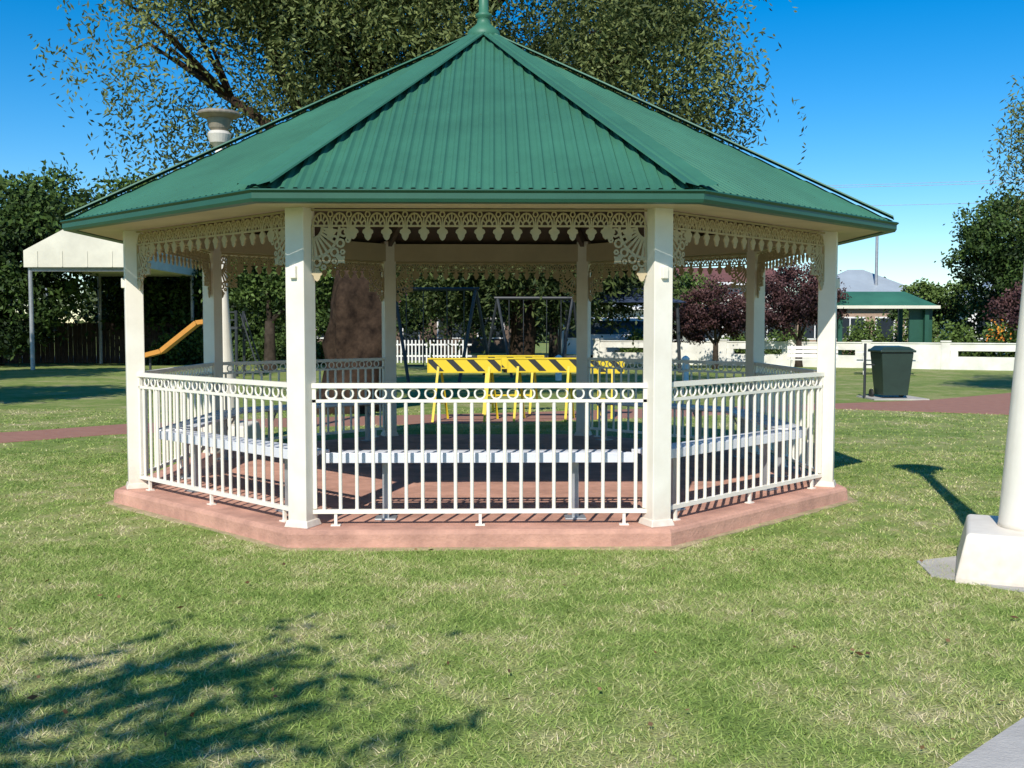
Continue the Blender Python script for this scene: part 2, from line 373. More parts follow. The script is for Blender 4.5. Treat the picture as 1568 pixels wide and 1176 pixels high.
for k in range(8):
    for a in (3.4,2.3,1.2):
        m=int(a*T8/pitch/3)
        for i in range(-m,m+1):
            t=i*pitch*3
            if abs(t)<a*T8-.2:
                p=P3(k,t,a,rz(a)+amp+.001); mb.box(p,(.008,.008,.005))
mb.build('roof_screws',[M_gutter],gz)
mb=MB()
for k in range(8):
    an=R(-67.5+45*k); d=Vector((math.cos(an),math.sin(an),0)); s=Vector((-d.y,d.x,0)); c0=Vector((GX,GY,0))
    def hp(r,off,up):
        ap=r*C8 - abs(off)*math.sin(R(22.5)); return c0+d*r+s*off+Vector((0,0,rz(ap)+up))
    rs_=[EA/C8+.005,2.6,1.3,.12]; prof=[(-.135,.002),(-.13,.016),(-.03,.018),(-.018,.028),(0,.034),(.018,.028),(.03,.018),(.13,.016),(.135,.002)]
    vs=[hp(r,o*(1 if r>.3 else .6),u) for r in rs_ for o,u in prof]; m=len(prof)
    fs=[(i*m+j,i*m+j+1,(i+1)*m+j+1,(i+1)*m+j) for i in range(3) for j in range(m-1)]
    mb.add(vs,fs)
mb.build('hip_caps',[M_roof],gz)
mb=MB()
vs=[(GX,GY,rz(0)-.06)]+[(GX+(3.58/C8)*math.cos(R(-67.5+45*k)),GY+(3.58/C8)*math.sin(R(-67.5+45*k)),rz(3.58)-.035) for k in range(8)]
mb.add(vs,[(0,1+(k+1)%8,1+k) for k in range(8)])
for k in range(8):
    an=R(-67.5+45*k); mb.beam((GX+PR*math.cos(an),GY+PR*math.sin(an),rz(AP)-.13),(GX+.1*math.cos(an),GY+.1*math.sin(an),rz(.1)-.14),.05,.12)
mb.build('rafters_and_lining',[M_brownw],gz)
mb=MB(); za=rz(0)
mb.lathe([(.19,-.10),(.16,.0),(.10,.05),(.07,.08),(.065,.13),(.085,.145),(.085,.17),(.05,.19),(.046,.50),(.08,.53),(.08,.56),(.046,.59),(.03,.82),(.055,.88),(.06,.92),(.04,.97),(.008,1.10)],(GX,GY,za),20)
mb.build('finial',[M_roof],gz,True)
def ribbon(mb,k,pts,w,a,th=.010,closed=False):
    a+=random.uniform(-.0025,.0025); n=len(pts); L=[];Rr=[]
    for i in range(n):
        p0=pts[i-1] if (i>0 or closed) else pts[i]; p1=pts[(i+1)%n] if (i<n-1 or closed) else pts[i]
        dx,dz=p1[0]-p0[0],p1[1]-p0[1]; l=math.hypot(dx,dz)+1e-9; nx,nz=-dz/l,dx/l
        L.append((pts[i][0]+nx*w/2,pts[i][1]+nz*w/2)); Rr.append((pts[i][0]-nx*w/2,pts[i][1]-nz*w/2))
    vs=[]
    for i in range(n):
        for q,aa in((L[i],a+th/2),(Rr[i],a+th/2),(Rr[i],a-th/2),(L[i],a-th/2)): vs.append(P3(k,q[0],aa,q[1]))
    fs=[]
    for i in range(n if closed else n-1):
        j=(i+1)%n
        for q in range(4): fs.append((i*4+q,i*4+(q+1)%4,j*4+(q+1)%4,j*4+q))
    if not closed: fs+= [(3,2,1,0),((n-1)*4,(n-1)*4+1,(n-1)*4+2,(n-1)*4+3)]
    mb.add(vs,fs)
def plate(mb,k,pts,a,th=.012):
    a+=random.uniform(-.0025,.0025); n=len(pts)
    vs=[P3(k,p[0],a+th/2,p[1]) for p in pts]+[P3(k,p[0],a-th/2,p[1]) for p in pts]
    mb.add(vs,[tuple(range(n)),tuple(reversed(range(n,2*n)))]+[(i,i+n,(i+1)%n+n,(i+1)%n) for i in range(n)])
def arc(cx,cz,rx,rz_,a0,a1,n=8): return [(cx+rx*math.cos(R(a0+(a1-a0)*i/n)),cz+rz_*math.sin(R(a0+(a1-a0)*i/n))) for i in range(n+1)]
drop=[(-.016,.004),(.016,.004),(.018,-.018),(.036,-.030),(.040,-.048),(.026,-.062),(.024,-.078),(.014,-.096),(0,-.106)]
drop=drop+[(-x,z) for x,z in reversed(drop[2:-1])]
mb=MB(); HL=1.3-.085; ZT=2.437; ZB=2.318
for k in range(8):
    A=AP
    ribbon(mb,k,[(-HL,ZT-.006),(HL,ZT-.006)],.014,A,.018); ribbon(mb,k,[(-HL,ZB),(HL,ZB)],.014,A,.018)
    nm=18; w=2*HL/nm
    for i in range(nm):
        c=-HL+w*(i+.5)
        ribbon(mb,k,arc(c,ZB,.056,.092,0,180,10),.013,A)
        ribbon(mb,k,arc(c,ZB,.026,.04,0,180,6),.014,A)
        for an in(30,60,90,120,150):
            ribbon(mb,k,[(c+.026*math.cos(R(an)),ZB+.04*math.sin(R(an))),(c+.056*math.cos(R(an)),ZB+.092*math.sin(R(an)))],.010,A)
        x=c+w/2
        if i<nm-1:
            ribbon(mb,k,arc(x,ZT-.035,.017,.020,0,360,8)[:-1],.011,A,.01,True)
            ribbon(mb,k,[(x,ZT-.055),(x,ZB)],.010,A)
            plate(mb,k,[(x+p[0],ZB+p[1]) for p in drop],A)
    for s in(-1,1):
        X=s*HL; zt=ZB-.006
        f=lambda r,an,q=1.12:(X-s*r*math.cos(R(an)),zt-r*q*math.sin(R(an)))
        ribbon(mb,k,[f(.075,an) for an in range(0,91,10)],.016,A)
        ribbon(mb,k,[f(.20,an) for an in range(0,91,9)],.018,A)
        for an in range(8,90,12): ribbon(mb,k,[f(.075,an),f(.20,an)],.018,A)
        ribbon(mb,k,[(X-s*.006,zt),(X-s*.006,zt-.32)],.014,A,.016)
        for an in (9,27,45,63,81):
            c=f(.232,an); ribbon(mb,k,[(c[0]+.026*math.cos(R(q)),c[1]+.028*math.sin(R(q))) for q in range(0,360,45)],.017,A,.01,True)
            c=f(.275,an+ (9 if an<45 else -9 if an>45 else 0)); ribbon(mb,k,[(c[0]+.014*math.cos(R(q)),c[1]+.015*math.sin(R(q))) for q in range(0,360,60)],.015,A,.01,True)
        for px,pz in((.30,0.005),(.035,-.30)):
            plate(mb,k,[(X-s*px+p[0]*.95,zt+pz+p[1]*.9) for p in drop],A)
        c=f(.30,45); plate(mb,k,[(c[0]+.04*math.cos(R(q))*(1 if q%90 else .55),c[1]+.04*math.sin(R(q))*(1 if q%90 else .55)) for q in range(0,360,45)],A)
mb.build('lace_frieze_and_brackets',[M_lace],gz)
mb=MB(); NP=20; SP=.1205; RL=1.3-.075
sides=[0,1,2,3,5,6,7]
def fbox(mb,k,t,a,z,dt,da,dz,mi=0):
    n,u=fr(k); mb.box(P3(k,t,a,z),(dt,da,dz),math.atan2(u[1],u[0]),mi)
for k in sides:
    fbox(mb,k,0,AP,1.160,2*RL,.045,.036); fbox(mb,k,0,AP,1.048,2*RL,.028,.022); fbox(mb,k,0,AP,.235,2*RL,.034,.030)
    for s in(-1,1): fbox(mb,k,s*(RL-.015),AP,.70,.028,.028,.885)
    for i in range(NP):
        t=(i-(NP-1)/2)*SP
        if abs(t)<RL-.05: mb.tube([P3(k,t,AP,.25),P3(k,t,AP,1.04)],[.0135,.0135],8)
    for i in range(NP+1):
        t=(i-NP/2)*SP
        if abs(t)<RL-.06:
            vs=[];fs=[];S=18;q=6
            for aa in range(S):
                al=2*math.pi*aa/S
                for bb in range(q):
                    be=2*math.pi*bb/q; rr=.0385+.0075*math.cos(be)
                    vs.append(P3(k,t+rr*math.cos(al),AP+.0075*math.sin(be),1.1005+rr*math.sin(al)))
            for aa in range(S):
                for bb in range(q): fs.append((aa*q+bb,((aa+1)%S)*q+bb,((aa+1)%S)*q+(bb+1)%q,aa*q+(bb+1)%q))
            mb.add(vs,fs)
    for t in(-1.06,0,1.06):
        fbox(mb,k,t,AP,.172,.022,.022,.096); fbox(mb,k,t,AP,.1325,.07,.05,.012)
mb.build('railing',[M_rail],gz,False)
be=MB()
for k in sides:
    for j,a0 in enumerate((2.94,2.80)):
        fbox(be,k,0,a0,.625,2.28-j*.12,.128,.030)
    fbox(be,k,0,3.008,.612,2.30,.006,.075)
    for t in(-.72,.72):
        fbox(be,k,t,2.87,.595,.04,.26,.028,1); fbox(be,k,t,2.87,.36,.05,.05,.44,1); fbox(be,k,t,2.87,.137,.16,.16,.012,1)
        be.beam(P3(k,t,2.87,.42),P3(k,t,2.76,.58),.02,.02,1)
be.build('bench_seats',[M_alu,M_galv],gz,False,.003)

# ------------------------------------------------------------------ lamps
def lamp(x,y,rot):
    e=empty('park_lamp')
    mb=MB(); s2=math.sqrt(2)
    mb.lathe([(.44*s2,-.05),(.435*s2,.03),(.38*s2,.29),(.365*s2,.305),(.20*s2,.308)],(x,y,0),4,0,R(45)+rot); mb.build('plinth',[M_cream],e,False,.012)
    mb=MB(); mb.lathe([(.20,.300),(.195,.34),(.088,1.9),(.072,2.3),(.06,3.75),(.085,3.77),(.085,3.82),(.055,3.84),(.055,3.93)],(x,y,0),20); mb.build('pole',[M_cream],e,True)
    mb=MB(); mb.lathe([(.06,3.93),(.125,3.99),(.155,4.10),(.13,4.14)],(x,y,0),24,1); mb.lathe([(.10,4.14),(.13,4.18),(.15,4.26),(.16,4.30)],(x,y,0),24,0)
    mb.lathe([(.17,4.302),(.275,4.345),(.28,4.36),(.26,4.39),(.1,4.42),(.02,4.425)],(x,y,0),24,2)
    mb.build('lamp_head',[M_lampm,M_lampglass,M_lampm],e,False)
lamp(3.44,6.50,R(-25)); lamp(-3.6,13.75,0)
poly('lamp_base_pad',[(2.78,6.45),(3.3,5.9),(4.3,6.3),(3.7,7.2),(2.85,6.85)],.012,M_concrete)

# ------------------------------------------------------------------ barriers
def barrier(x,y,w,rz=0,z0=.84,h=.20):
    e=empty('barricade'); mb=MB(); c,s=math.cos(rz),math.sin(rz)
    def W(a,b,z): return (x+a*c-b*s,y+a*s+b*c,z)
    mb.box(W(0,-.035,z0+h/2),(w,.03,h),rz,1)
    mb.box(W(0,-.035,z0+h+.013),(w+.03,.05,.025),rz,0); mb.box(W(0,-.035,z0-.013),(w+.03,.05,.025),rz,0)
    for q in(-1,1): mb.box(W(q*(w/2+.008),-.035,z0+h/2),(.015,.05,h),rz,0)
    for a in(-w/2+.18,w/2-.18):
        for b in(-.30,.38):
            mb.beam(W(a+b*.30,b,0),W(a,b*.08+.03,z0+h+.02),.04,.03,0)
        mb.beam(W(a-.07,-.20,.30),W(a+.07,.25,.30),.03,.03,0)
    mb.beam(W(-w/2+.12,-.18,.34),W(w/2-.24,-.18,.34),.03,.03,0)
    mb.build('boards_and_legs',[M_yel,M_stripe],e)
barrier(-.50,17.4,1.22,R(-2)); barrier(.84,17.5,1.22,R(1)); barrier(1.95,18.0,.60,R(8),.80,.2); barrier(.30,19.0,1.2,R(2),.84)

# ------------------------------------------------------------------ wheelie bin
e=empty('wheelie_bin'); x,y=8.75,22.6; mb=MB()
mb.add([(x-.27,y-.28,.09),(x+.27,y-.28,.09),(x+.27,y+.28,.09),(x-.27,y+.28,.09),(x-.35,y-.36,1.03),(x+.35,y-.36,1.03),(x+.35,y+.36,1.03),(x-.35,y+.36,1.03)],[(3,2,1,0),(4,5,6,7),(0,1,5,4),(1,2,6,5),(2,3,7,6),(3,0,4,7)])
mb.box((x,y,1.055),(.78,.80,.05)); mb.add([(x-.37,y-.39,1.083),(x+.37,y-.39,1.083),(x+.37,y+.36,1.083),(x-.37,y+.36,1.083),(x-.28,y-.28,1.15),(x+.28,y-.28,1.15),(x+.28,y+.3,1.17),(x-.28,y+.3,1.17)],[(4,5,6,7),(0,1,5,4),(1,2,6,5),(2,3,7,6),(3,0,4,7)])
mb.beam((x-.36,y+.45,1.08),(x+.36,y+.45,1.08),.035,.035)
for s in(-1,1): mb.beam((x+s*.34,y+.38,1.06),(x+s*.34,y+.46,1.08),.03,.04)
mb.build('bin_body',[M_bin],e,False,.02)
mb=MB()
for s in(-1,1): mb.tube([(x+s*.31,y+.27,.10),(x+s*.36,y+.27,.10)],[.10,.10],16)
mb.tube([(x-.32,y+.27,.10),(x+.32,y+.27,.10)],[.015,.015],8); mb.build('wheels',[M_black],e)
mb=MB(); mb.tube([(x-.55,y+.1,0),(x-.55,y+.1,1.22)],[.03,.03],8); mb.beam((x-.55,y+.1,.75),(x-.34,y+.1,.75),.03,.03); mb.build('stand_post',[M_dark],e)
poly('bin_concrete_pad',[(8.2,22.1),(9.4,22.1),(9.4,23.2),(8.2,23.2)],.03,M_concrete)

for (bx,by) in((5.5,29.6),(1.9,30.5)):
    mb=MB(); mb.lathe([(.095,-.02),(.095,.62),(.12,.64),(.12,.68),(.06,.74),(.01,.76)],(bx,by,0),14); mb.build('bollard',[M_white],None,False)
def picnic(x,y,rz):
    e=empty('picnic_table'); mb=MB(); c,s=math.cos(rz),math.sin(rz)
    def W(a,b,z): return (x+a*c-b*s,y+a*s+b*c,z)
    for i in range(4): mb.box(W(0,-.3+.2*i,.74),(1.9,.18,.04),rz)
    for b in(-.72,.72):
        for q in(-.08,.08): mb.box(W(0,b+q,.45),(1.9,.14,.04),rz)
    for a in(-.7,.7):
        mb.beam(W(a,-.75,.38),W(a,.75,.38),.06,.08)
        for b in(-1,1): mb.beam(W(a,b*.55,0),W(a,b*.2,.72),.06,.07)
    mb.build('top_and_seats',[M_wallw],e)
picnic(13.0,34.0,R(-20))
def parkbench(x,y,rz):
    e=empty('park_bench'); mb=MB(); c,s=math.cos(rz),math.sin(rz)
    def W(a,b,z): return (x+a*c-b*s,y+a*s+b*c,z)
    for i in range(3): mb.box(W(0,-.2+.15*i,.45),(1.7,.13,.035),rz)
    for i in range(3): mb.box(W(0,.24+.02*i,.58+.14*i),(1.7,.03,.11),rz)
    for a in(-.7,.7):
        mb.beam(W(a,-.2,0),W(a,-.2,.43),.05,.05); mb.beam(W(a,.2,0),W(a,.3,.95),.05,.05)
        mb.beam(W(a,-.25,.40),W(a,.22,.40),.04,.04)
    mb.build('seat_and_back',[M_wallw],e)
parkbench(11.0,35.5,R(-15))

e=empty('low_white_wall'); mb=MB(); p0=Vector((4.5,45.0,0)); p1=Vector((34,28.5,0)); L=(p1-p0).length; d=(p1-p0)/L; rz_=math.atan2(d.y,d.x); n=int(L/2.7); st=L/n
for i in range(n):
    c=p0+d*st*(i+.5); q=p0+d*st*i
    if i%3==1: mb.box((c.x,c.y,.44),(st-.30,.16,1.04),rz_)
    else:
        mb.box((c.x,c.y,.20),(st-.30,.16,.56),rz_); mb.box((c.x,c.y,.82),(st-.30,.16,.26),rz_)
        for s in(-1,1):
            f=c+d*(s*(st*.5-.15-.14)); mb.box((f.x,f.y,.585),(.26,.155,.206),rz_)
    mb.box((c.x,c.y,.975),(st-.30,.22,.04),rz_)
    mb.box((q.x,q.y,.49),(.30,.24,1.06),rz_); mb.box((q.x,q.y,1.045),(.36,.30,.05),rz_)
mb.build('wall_panels',[M_wallw],e,False)

def house(name,x,y,w,d,h,rh,wm,rm,rz=0,hip=True,wins=2,over=.5):
    e=empty(name); c,s=math.cos(rz),math.sin(rz)
    def W(a,b,z): return (x+a*c-b*s,y+a*s+b*c,z)
    mb=MB(); mb.box(W(0,0,h/2),(w,d,h),rz); mb.build('walls',[wm],e)
    mb=MB(); W2,D2=w/2+over,d/2+over; q=min(D2,W2*.9) if hip else 0
    vs=[W(-W2,-D2,h),W(W2,-D2,h),W(W2,D2,h),W(-W2,D2,h),W(-W2+q,0,h+rh),W(W2-q,0,h+rh)]
    mb.add(vs,[(0,1,5,4),(1,2,5),(2,3,4,5),(3,0,4),(3,2,1,0)]); mb.build('roof',[rm],e)
    mb=MB()
    for sx in(-1,1): mb.beam(W(-W2,sx*D2,h-.06),W(W2,sx*D2,h-.06),.06,.16)
    for sx in(-1,1): mb.beam(W(sx*W2,-D2,h-.062),W(sx*W2,D2,h-.062),.06,.16)
    mb.build('fascia',[M_white],e)
    gl=MB(); n=wins+1
    for i in range(n):
        a=-w/2+w*(i+.5)/n; door=(i==n//2); hh=2.0 if door else 1.1; zc=1.05 if door else 1.5; ww=.9 if door else 1.5
        gl.box(W(a,-d/2-.01,zc),(ww+.16,.05,hh+.16),rz,1); gl.box(W(a,-d/2-.025,zc),(ww,.05,hh),rz,0)
        if not door: gl.box(W(a,-d/2-.045,zc),(.06,.05,hh),rz,1)
    gl.build('windows_and_door',[M_glass,M_white],e)
house('brick_house',21.0,60,7.5,7,2.9,2.0,M_brick,M_roofg,R(-8),True,3)
house('weatherboard_house',13.2,60,5.0,6,4.0,1.0,M_wallw,M_roofr,R(5),False,2)
house('weatherboard_house',33,62,10,8,3.0,2.2,M_white,M_roofg,R(-12),True,3)
house('brown_house',-5.0,66,12,8,2.8,1.8,M_brownw,M_roofr,0,True,4)
house('white_cottage',6.5,62,5,5,2.7,1.0,M_white,M_roofg,0,True,2)
e=empty('picnic_shelter'); mb=MB(); x,y,w,d=15.2,41.5,4.1,3.2
for sx in(-1,1):
    for sy in(-1,1): mb.box((x+sx*(w/2-.35),y+sy*(d/2-.3),1.2),(.16,.16,2.4))
mb.box((x+w/2-.5,y-d/2+.5,1.25),(.9,.12,2.1)); mb.build('posts',[M_dkgreen],e)
mb=MB(); mb.add([(x-w/2,y-d/2,2.40),(x+w/2,y-d/2,2.40),(x+w/2,y+d/2,2.40),(x-w/2,y+d/2,2.40),(x-w/2+.9,y,3.0),(x+w/2-.7,y,3.0)],[(0,1,5,4),(2,3,4,5),(3,0,4),(3,2,1,0)]); mb.build('roof',[M_roof],e)
mb=MB(); mb.add([(x+w/2+.0,y-d/2,2.40),(x+w/2+.0,y+d/2,2.40),(x+w/2-.7,y,3.0)],[(0,1,2)]); mb.box((x,y-d/2-.03,2.35),(w+.1,.05,.12)); mb.box((x+.2,y,.75),(1.6,.7,.06)); mb.box((x+.2,y,.36),(.3,.3,.72))
mb.build('gable_and_table',[M_sail],e)
e=empty('skillion_shelter'); y=38; xl=-17.1
mb=MB()
mb.add([(xl,y,3.75),(-12.8,y,3.75),(-12.8,y,4.75),(-15.2,y,5.35),(xl,y,4.35),(xl,y+7,3.75),(-12.8,y+7,3.75),(-12.8,y+7,4.75),(-15.2,y+7,5.35),(xl,y+7,4.35)],[(0,1,2,3,4),(9,8,7,6,5),(4,3,8,9),(3,2,7,8),(0,4,9,5),(0,5,6,1),(1,6,7,2)])
for i in range(5): mb.box((xl+.5+i*.9,y-.012,4.05),(.03,.02,.56))
mb.build('roof_canopy',[M_sail],e)
mb=MB()
for px in(xl+.15,-13.0):
    for py in(y+.2,y+6.8): mb.tube([(px,py,0),(px,py,3.76)],[.08,.08],10)
mb.beam((xl+.15,y+.2,3.68),(-13,y+.2,3.68),.1,.14)
mb.build('posts',[M_galv],e)
e=empty('timber_fence'); mb=MB()
for i in range(150): mb.box((-42+i*.2,45.2+random.uniform(-.01,.01),.85+random.uniform(-.03,.03)),(.185,.03,1.8),0)
mb.build('palings',[M_fence],e)
e=empty('picket_fence'); mb=MB()
for i in range(34): mb.box((-6.5+i*.16,45.5,.5),(.06,.03,1.0))
mb.box((-3.8,45.54,.3),(5.6,.04,.07)); mb.box((-3.8,45.54,.8),(5.6,.04,.07)); mb.build('pickets',[M_white],e)

# ------------------------------------------------------------------ playground
e=empty('playground_slide'); x,y=-8.7,33.5; mb=MB()
for sx in(-.5,.5):
    for sy in(-.5,.5): mb.tube([(x+sx,y+sy,0),(x+sx,y+sy,2.1)],[.05,.05],8,1)
mb.box((x,y,1.55),(1.1,1.1,.08),0,1)
P=[(x-.56,1.70),(x-.85,1.66),(x-1.5,1.15),(x-2.0,.75),(x-2.5,.62)]
for i in range(4):
    mb.beam((P[i][0],y,P[i][1]),(P[i+1][0],y,P[i+1][1]),.45,.05,0)
    for s in(-1,1): mb.beam((P[i][0],y+s*.24,P[i][1]+.06),(P[i+1][0],y+s*.24,P[i+1][1]+.06),.05,.14,0)
for i in range(6): mb.tube([(x+.6+.11*(5-i),y-.25,.2+.24*i),(x+.6+.11*(5-i),y+.25,.2+.24*i)],[.02,.02],6,1)
for s in(-1,1): mb.beam((x+1.2,y+s*.26,0),(x+.58,y+s*.26,2.0),.04,.04,1)
for z in(1.8,2.05): mb.beam((x-.5,y-.5,z),(x+.5,y-.5,z),.04,.04,1)
mb.tube([(x-2.4,y,0),(x-2.4,y,.62)],[.04,.04],6,1)
mb.build('slide_and_tower',[M_orange,M_dark],e)
def swing(x,y,w,h=2.75):
    e=empty('swing_set'); mb=MB()
    for s in(-1,1):
        for q in(-1,1): mb.tube([(x+s*(w/2+q*.45),y+q*.7,0),(x+s*w/2,y,h)],[.045,.045],8)
    mb.tube([(x-w/2-.1,y,h),(x+w/2+.1,y,h)],[.05,.05],8)
    for a in(-w/4,w/4):
        for q in(-.23,.23): mb.tube([(x+a+q,y,h),(x+a+q,y,.55)],[.014,.014],5)
        mb.box((x+a,y,.54),(.5,.2,.04))
    mb.build('frame_and_seats',[M_dark],e)
swing(-1.6,28,2.2,2.6); swing(1.3,33,2.4,2.5)
e=empty('shade_shelter'); mb=MB(); x,y=4.4,37
for sx in(-2,2):
    for sy in(-1.5,1.5): mb.tube([(x+sx,y+sy,0),(x+sx*.95,y+sy*.95,2.45)],[.06,.06],8,1)
mb.add([(x-2.2,y-1.7,2.42),(x+2.2,y-1.7,2.42),(x+2.2,y+1.7,2.42),(x-2.2,y+1.7,2.42),(x-.6,y,3.05),(x+.6,y,3.05)],[(0,1,5,4),(1,2,5),(2,3,4,5),(3,0,4),(3,2,1,0)],0)
mb.build('canopy_and_posts',[M_blue,M_dark],e)

# ------------------------------------------------------------------ vehicle
def vehicle(name,x,y,rz,col,prof,cab,L=4.5,wd=1.8):
    e=empty(name); c,s=math.cos(rz),math.sin(rz)
    def W(a,b,z): return (x+a*c-b*s,y+a*s+b*c,z)
    m=mat(name+'_paint',col,.25,.02,2); mb=MB(); n=len(prof)
    vs=[W(a,-wd/2,z) for a,z in prof]+[W(a,wd/2,z) for a,z in prof]
    mb.add(vs,[tuple(range(n)),tuple(reversed(range(n,2*n)))]+[(i,i+n,(i+1)%n+n,(i+1)%n) for i in range(n)])
    n=len(cab)
    zb=min(z for a,z in cab)
    def yy(z): return wd/2*(1-.22*(z-zb))
    vs=[W(a,-yy(z)*.98,z) for a,z in cab]+[W(a,yy(z)*.98,z) for a,z in cab]
    mb.add(vs,[tuple(range(n)),tuple(reversed(range(n,2*n)))]+[(i,i+n,(i+1)%n+n,(i+1)%n) for i in range(n)])
    mb.build('body',[m],e,False,.05)
    cx=sum(a for a,z in cab)/n; cz=sum(z for a,z in cab)/n
    gl=MB(); ins=[(cx+(a-cx)*.86,cz+(z-cz)*.72) for a,z in cab]
    for sgn in(-1,1):
        vs=[W(a,sgn*(yy(z)*.98+.012),z) for a,z in ins]; gl.add(vs,[tuple(range(n)) if sgn<0 else tuple(reversed(range(n)))])
    gl.build('windows',[M_glass],e)
    wh=MB()
    for a in(-L*.31,L*.31):
        for sgn in(-1,1):
            wh.tube([W(a,sgn*(wd/2-.20),.33),W(a,sgn*(wd/2+.01),.33)],[.33,.33],20,0); wh.tube([W(a,sgn*(wd/2+.01),.33),W(a,sgn*(wd/2+.02),.33)],[.19,.19],14,1)
    wh.build('wheels',[M_black,M_galv],e)
vanp=[(-2.4,.3),(2.4,.3),(2.45,.7),(2.2,1.0),(1.7,1.15),(-2.4,1.15)]; vanc=[(-2.35,1.13),(1.7,1.13),(1.0,1.95),(-2.3,2.0)]
vehicle('parked_van',6.3,47.5,R(0),(.8,.8,.8),vanp,vanc,4.9,1.9)

e=empty('power_lines'); mb=MB()
for (xx,yy_,h) in((-30,70,10.5),(5,64,10.5),(21.5,58,7.6),(58,48,11)):
    mb.tube([(xx,yy_,0),(xx,yy_,h)],[.12,.08],8,0); mb.box((xx,yy_,h-.4),(1.8,.1,.1),R(-10),0)
def wire(a,b,sag,r=.014):
    a=Vector(a);b=Vector(b); mb.tube([a.lerp(b,i/12)-Vector((0,0,sag*4*(i/12)*(1-i/12))) for i in range(13)],[r]*13,5,0)
wire((4.3,64,10.1),(57.3,48,10.6),.7); wire((5.8,64,10.1),(58.8,48,10.6),.8); wire((5,64,8.9),(58,48,9.2),.6)
mb.build('poles_and_wires',[M_galv],e)

# ------------------------------------------------------------------ trees
tpts=[(-2.72,19.6,-.1),(-2.70,19.6,.2),(-2.68,19.62,.5),(-2.64,19.6,.9),(-2.62,19.58,1.25),(-2.60,19.6,1.6),(-2.56,19.6,2.0),(-2.52,19.62,2.4),(-2.45,19.7,2.9)]
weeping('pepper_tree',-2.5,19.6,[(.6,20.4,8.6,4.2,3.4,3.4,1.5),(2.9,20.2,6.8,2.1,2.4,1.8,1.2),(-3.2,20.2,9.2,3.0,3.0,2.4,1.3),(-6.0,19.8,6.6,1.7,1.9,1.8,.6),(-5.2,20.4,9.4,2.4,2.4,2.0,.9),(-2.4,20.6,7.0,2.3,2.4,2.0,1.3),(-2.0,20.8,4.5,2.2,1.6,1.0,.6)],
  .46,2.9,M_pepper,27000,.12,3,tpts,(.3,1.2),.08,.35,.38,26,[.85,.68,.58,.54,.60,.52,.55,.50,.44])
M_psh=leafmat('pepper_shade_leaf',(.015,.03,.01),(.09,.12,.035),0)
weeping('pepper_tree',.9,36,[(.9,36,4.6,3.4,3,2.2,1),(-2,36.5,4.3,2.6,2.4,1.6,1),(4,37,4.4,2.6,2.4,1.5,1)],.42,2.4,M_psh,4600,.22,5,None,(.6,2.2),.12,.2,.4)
weeping('pepper_tree',13.6,22.0,[(12.5,21.8,5.9,1.5,1.6,1.1,1.8),(15.2,23,7.0,2.6,2.5,2,1)],.3,2.6,M_pepper,3600,.12,8)
weeping('street_tree',-5.2,-2.2,[(-4.9,-1.9,4.7,1.7,1.7,1.1,.7),(-3.1,-.8,4.2,.9,.7,.3,1.2),(-2.30,.0,4.1,.26,.22,.12,1.3),(-2.05,-.75,4.1,.24,.20,.10,1.3),(-2.75,.12,4.1,.24,.22,.12,1.2),(-2.3,-1.05,4.1,.5,.3,.15,1.1)],.16,2.4,M_pepper,520,.17,9,None,(.2,.55),.055,.9,.36,10)
broad_tree('shade_tree',-13.2,17.5,[(-13.4,17.5,6,2.6,2.6,2.2),(-12.3,19,5,2,2,1.6)],.25,2.6,M_leafm,14000,.22,seed=21)
broad_tree('shade_tree',-18.6,27,[(-18.6,27,6.5,3.2,3,2.8),(-17.6,30,5.5,2.6,2.6,2)],.3,2.8,M_leafm,14000,.28,seed=22)
broad_tree('dense_tree',-20.5,42.5,[(-20.5,42.5,5.0,2.8,2.4,2.6),(-22.5,41,3.0,2.6,2,2.0),(-18.0,42,5.2,2.0,2.0,2.6),(-19,41,2.5,2.2,1.6,1.8)],.35,2.5,M_leafd,36000,.24,seed=31)
broad_tree('dense_tree',-16,47.5,[(-16,47.5,5.2,2.4,2.2,3.1),(-15.2,46.6,2.8,2.6,1.6,2.0)],.3,2.3,M_leafd,22000,.25,seed=32)
broad_tree('dense_tree',-12,46.5,[(-12.2,46.5,4.0,2.3,2,2.4),(-9.8,46.5,3.2,2.0,2,2.0),(-13,45.9,1.6,2.2,1.2,1.4),(-9.6,46,1.5,2.4,1.2,1.4)],.25,1.8,M_leafd,25000,.23,seed=33)
broad_tree('dense_tree',-25,44,[(-25,44,5.3,2.7,2.4,2.8),(-26.5,43,2.8,3,2,2.4)],.35,2.5,M_leafd,18000,.27,seed=34)
broad_tree('dense_tree',-8.0,37,[(-8.2,38,3.4,1.9,1.6,1.7),(-6.6,37.6,3.0,1.5,1.4,1.3)],.2,1.8,M_leafm,13000,.18,seed=36)
broad_tree('dense_tree',-2.5,56,[(-5.5,56,3.4,2.4,1.6,2.2),(-1.5,56,3.8,2.6,1.6,2.3),(2.2,56,3.2,2.2,1.6,2.0)],.25,1.8,M_leafd,20000,.27,seed=37)
broad_tree('dense_tree',2.5,43.5,[(2.5,43.5,3.2,1.9,1.4,1.3),(5.3,44,3.6,1.6,1.4,1.2)],.2,1.8,M_leafm,11000,.2,seed=38)
broad_tree('purple_plum_tree',8.3,38.6,[(8.3,38.6,2.3,1.3,1.1,.85),(7.3,38.8,1.8,.9,.8,.7),(9.3,38.4,1.9,.9,.8,.65)],.1,1.0,M_plum,15000,.12,seed=41)
broad_tree('purple_plum_tree',12.0,40.5,[(12.0,40.5,3.0,1.3,1.2,1.3),(11.0,40.5,2.2,1.0,.9,.8),(13.0,40.7,2.5,1.1,.9,.9)],.12,1.1,M_plum,19000,.12,seed=42)
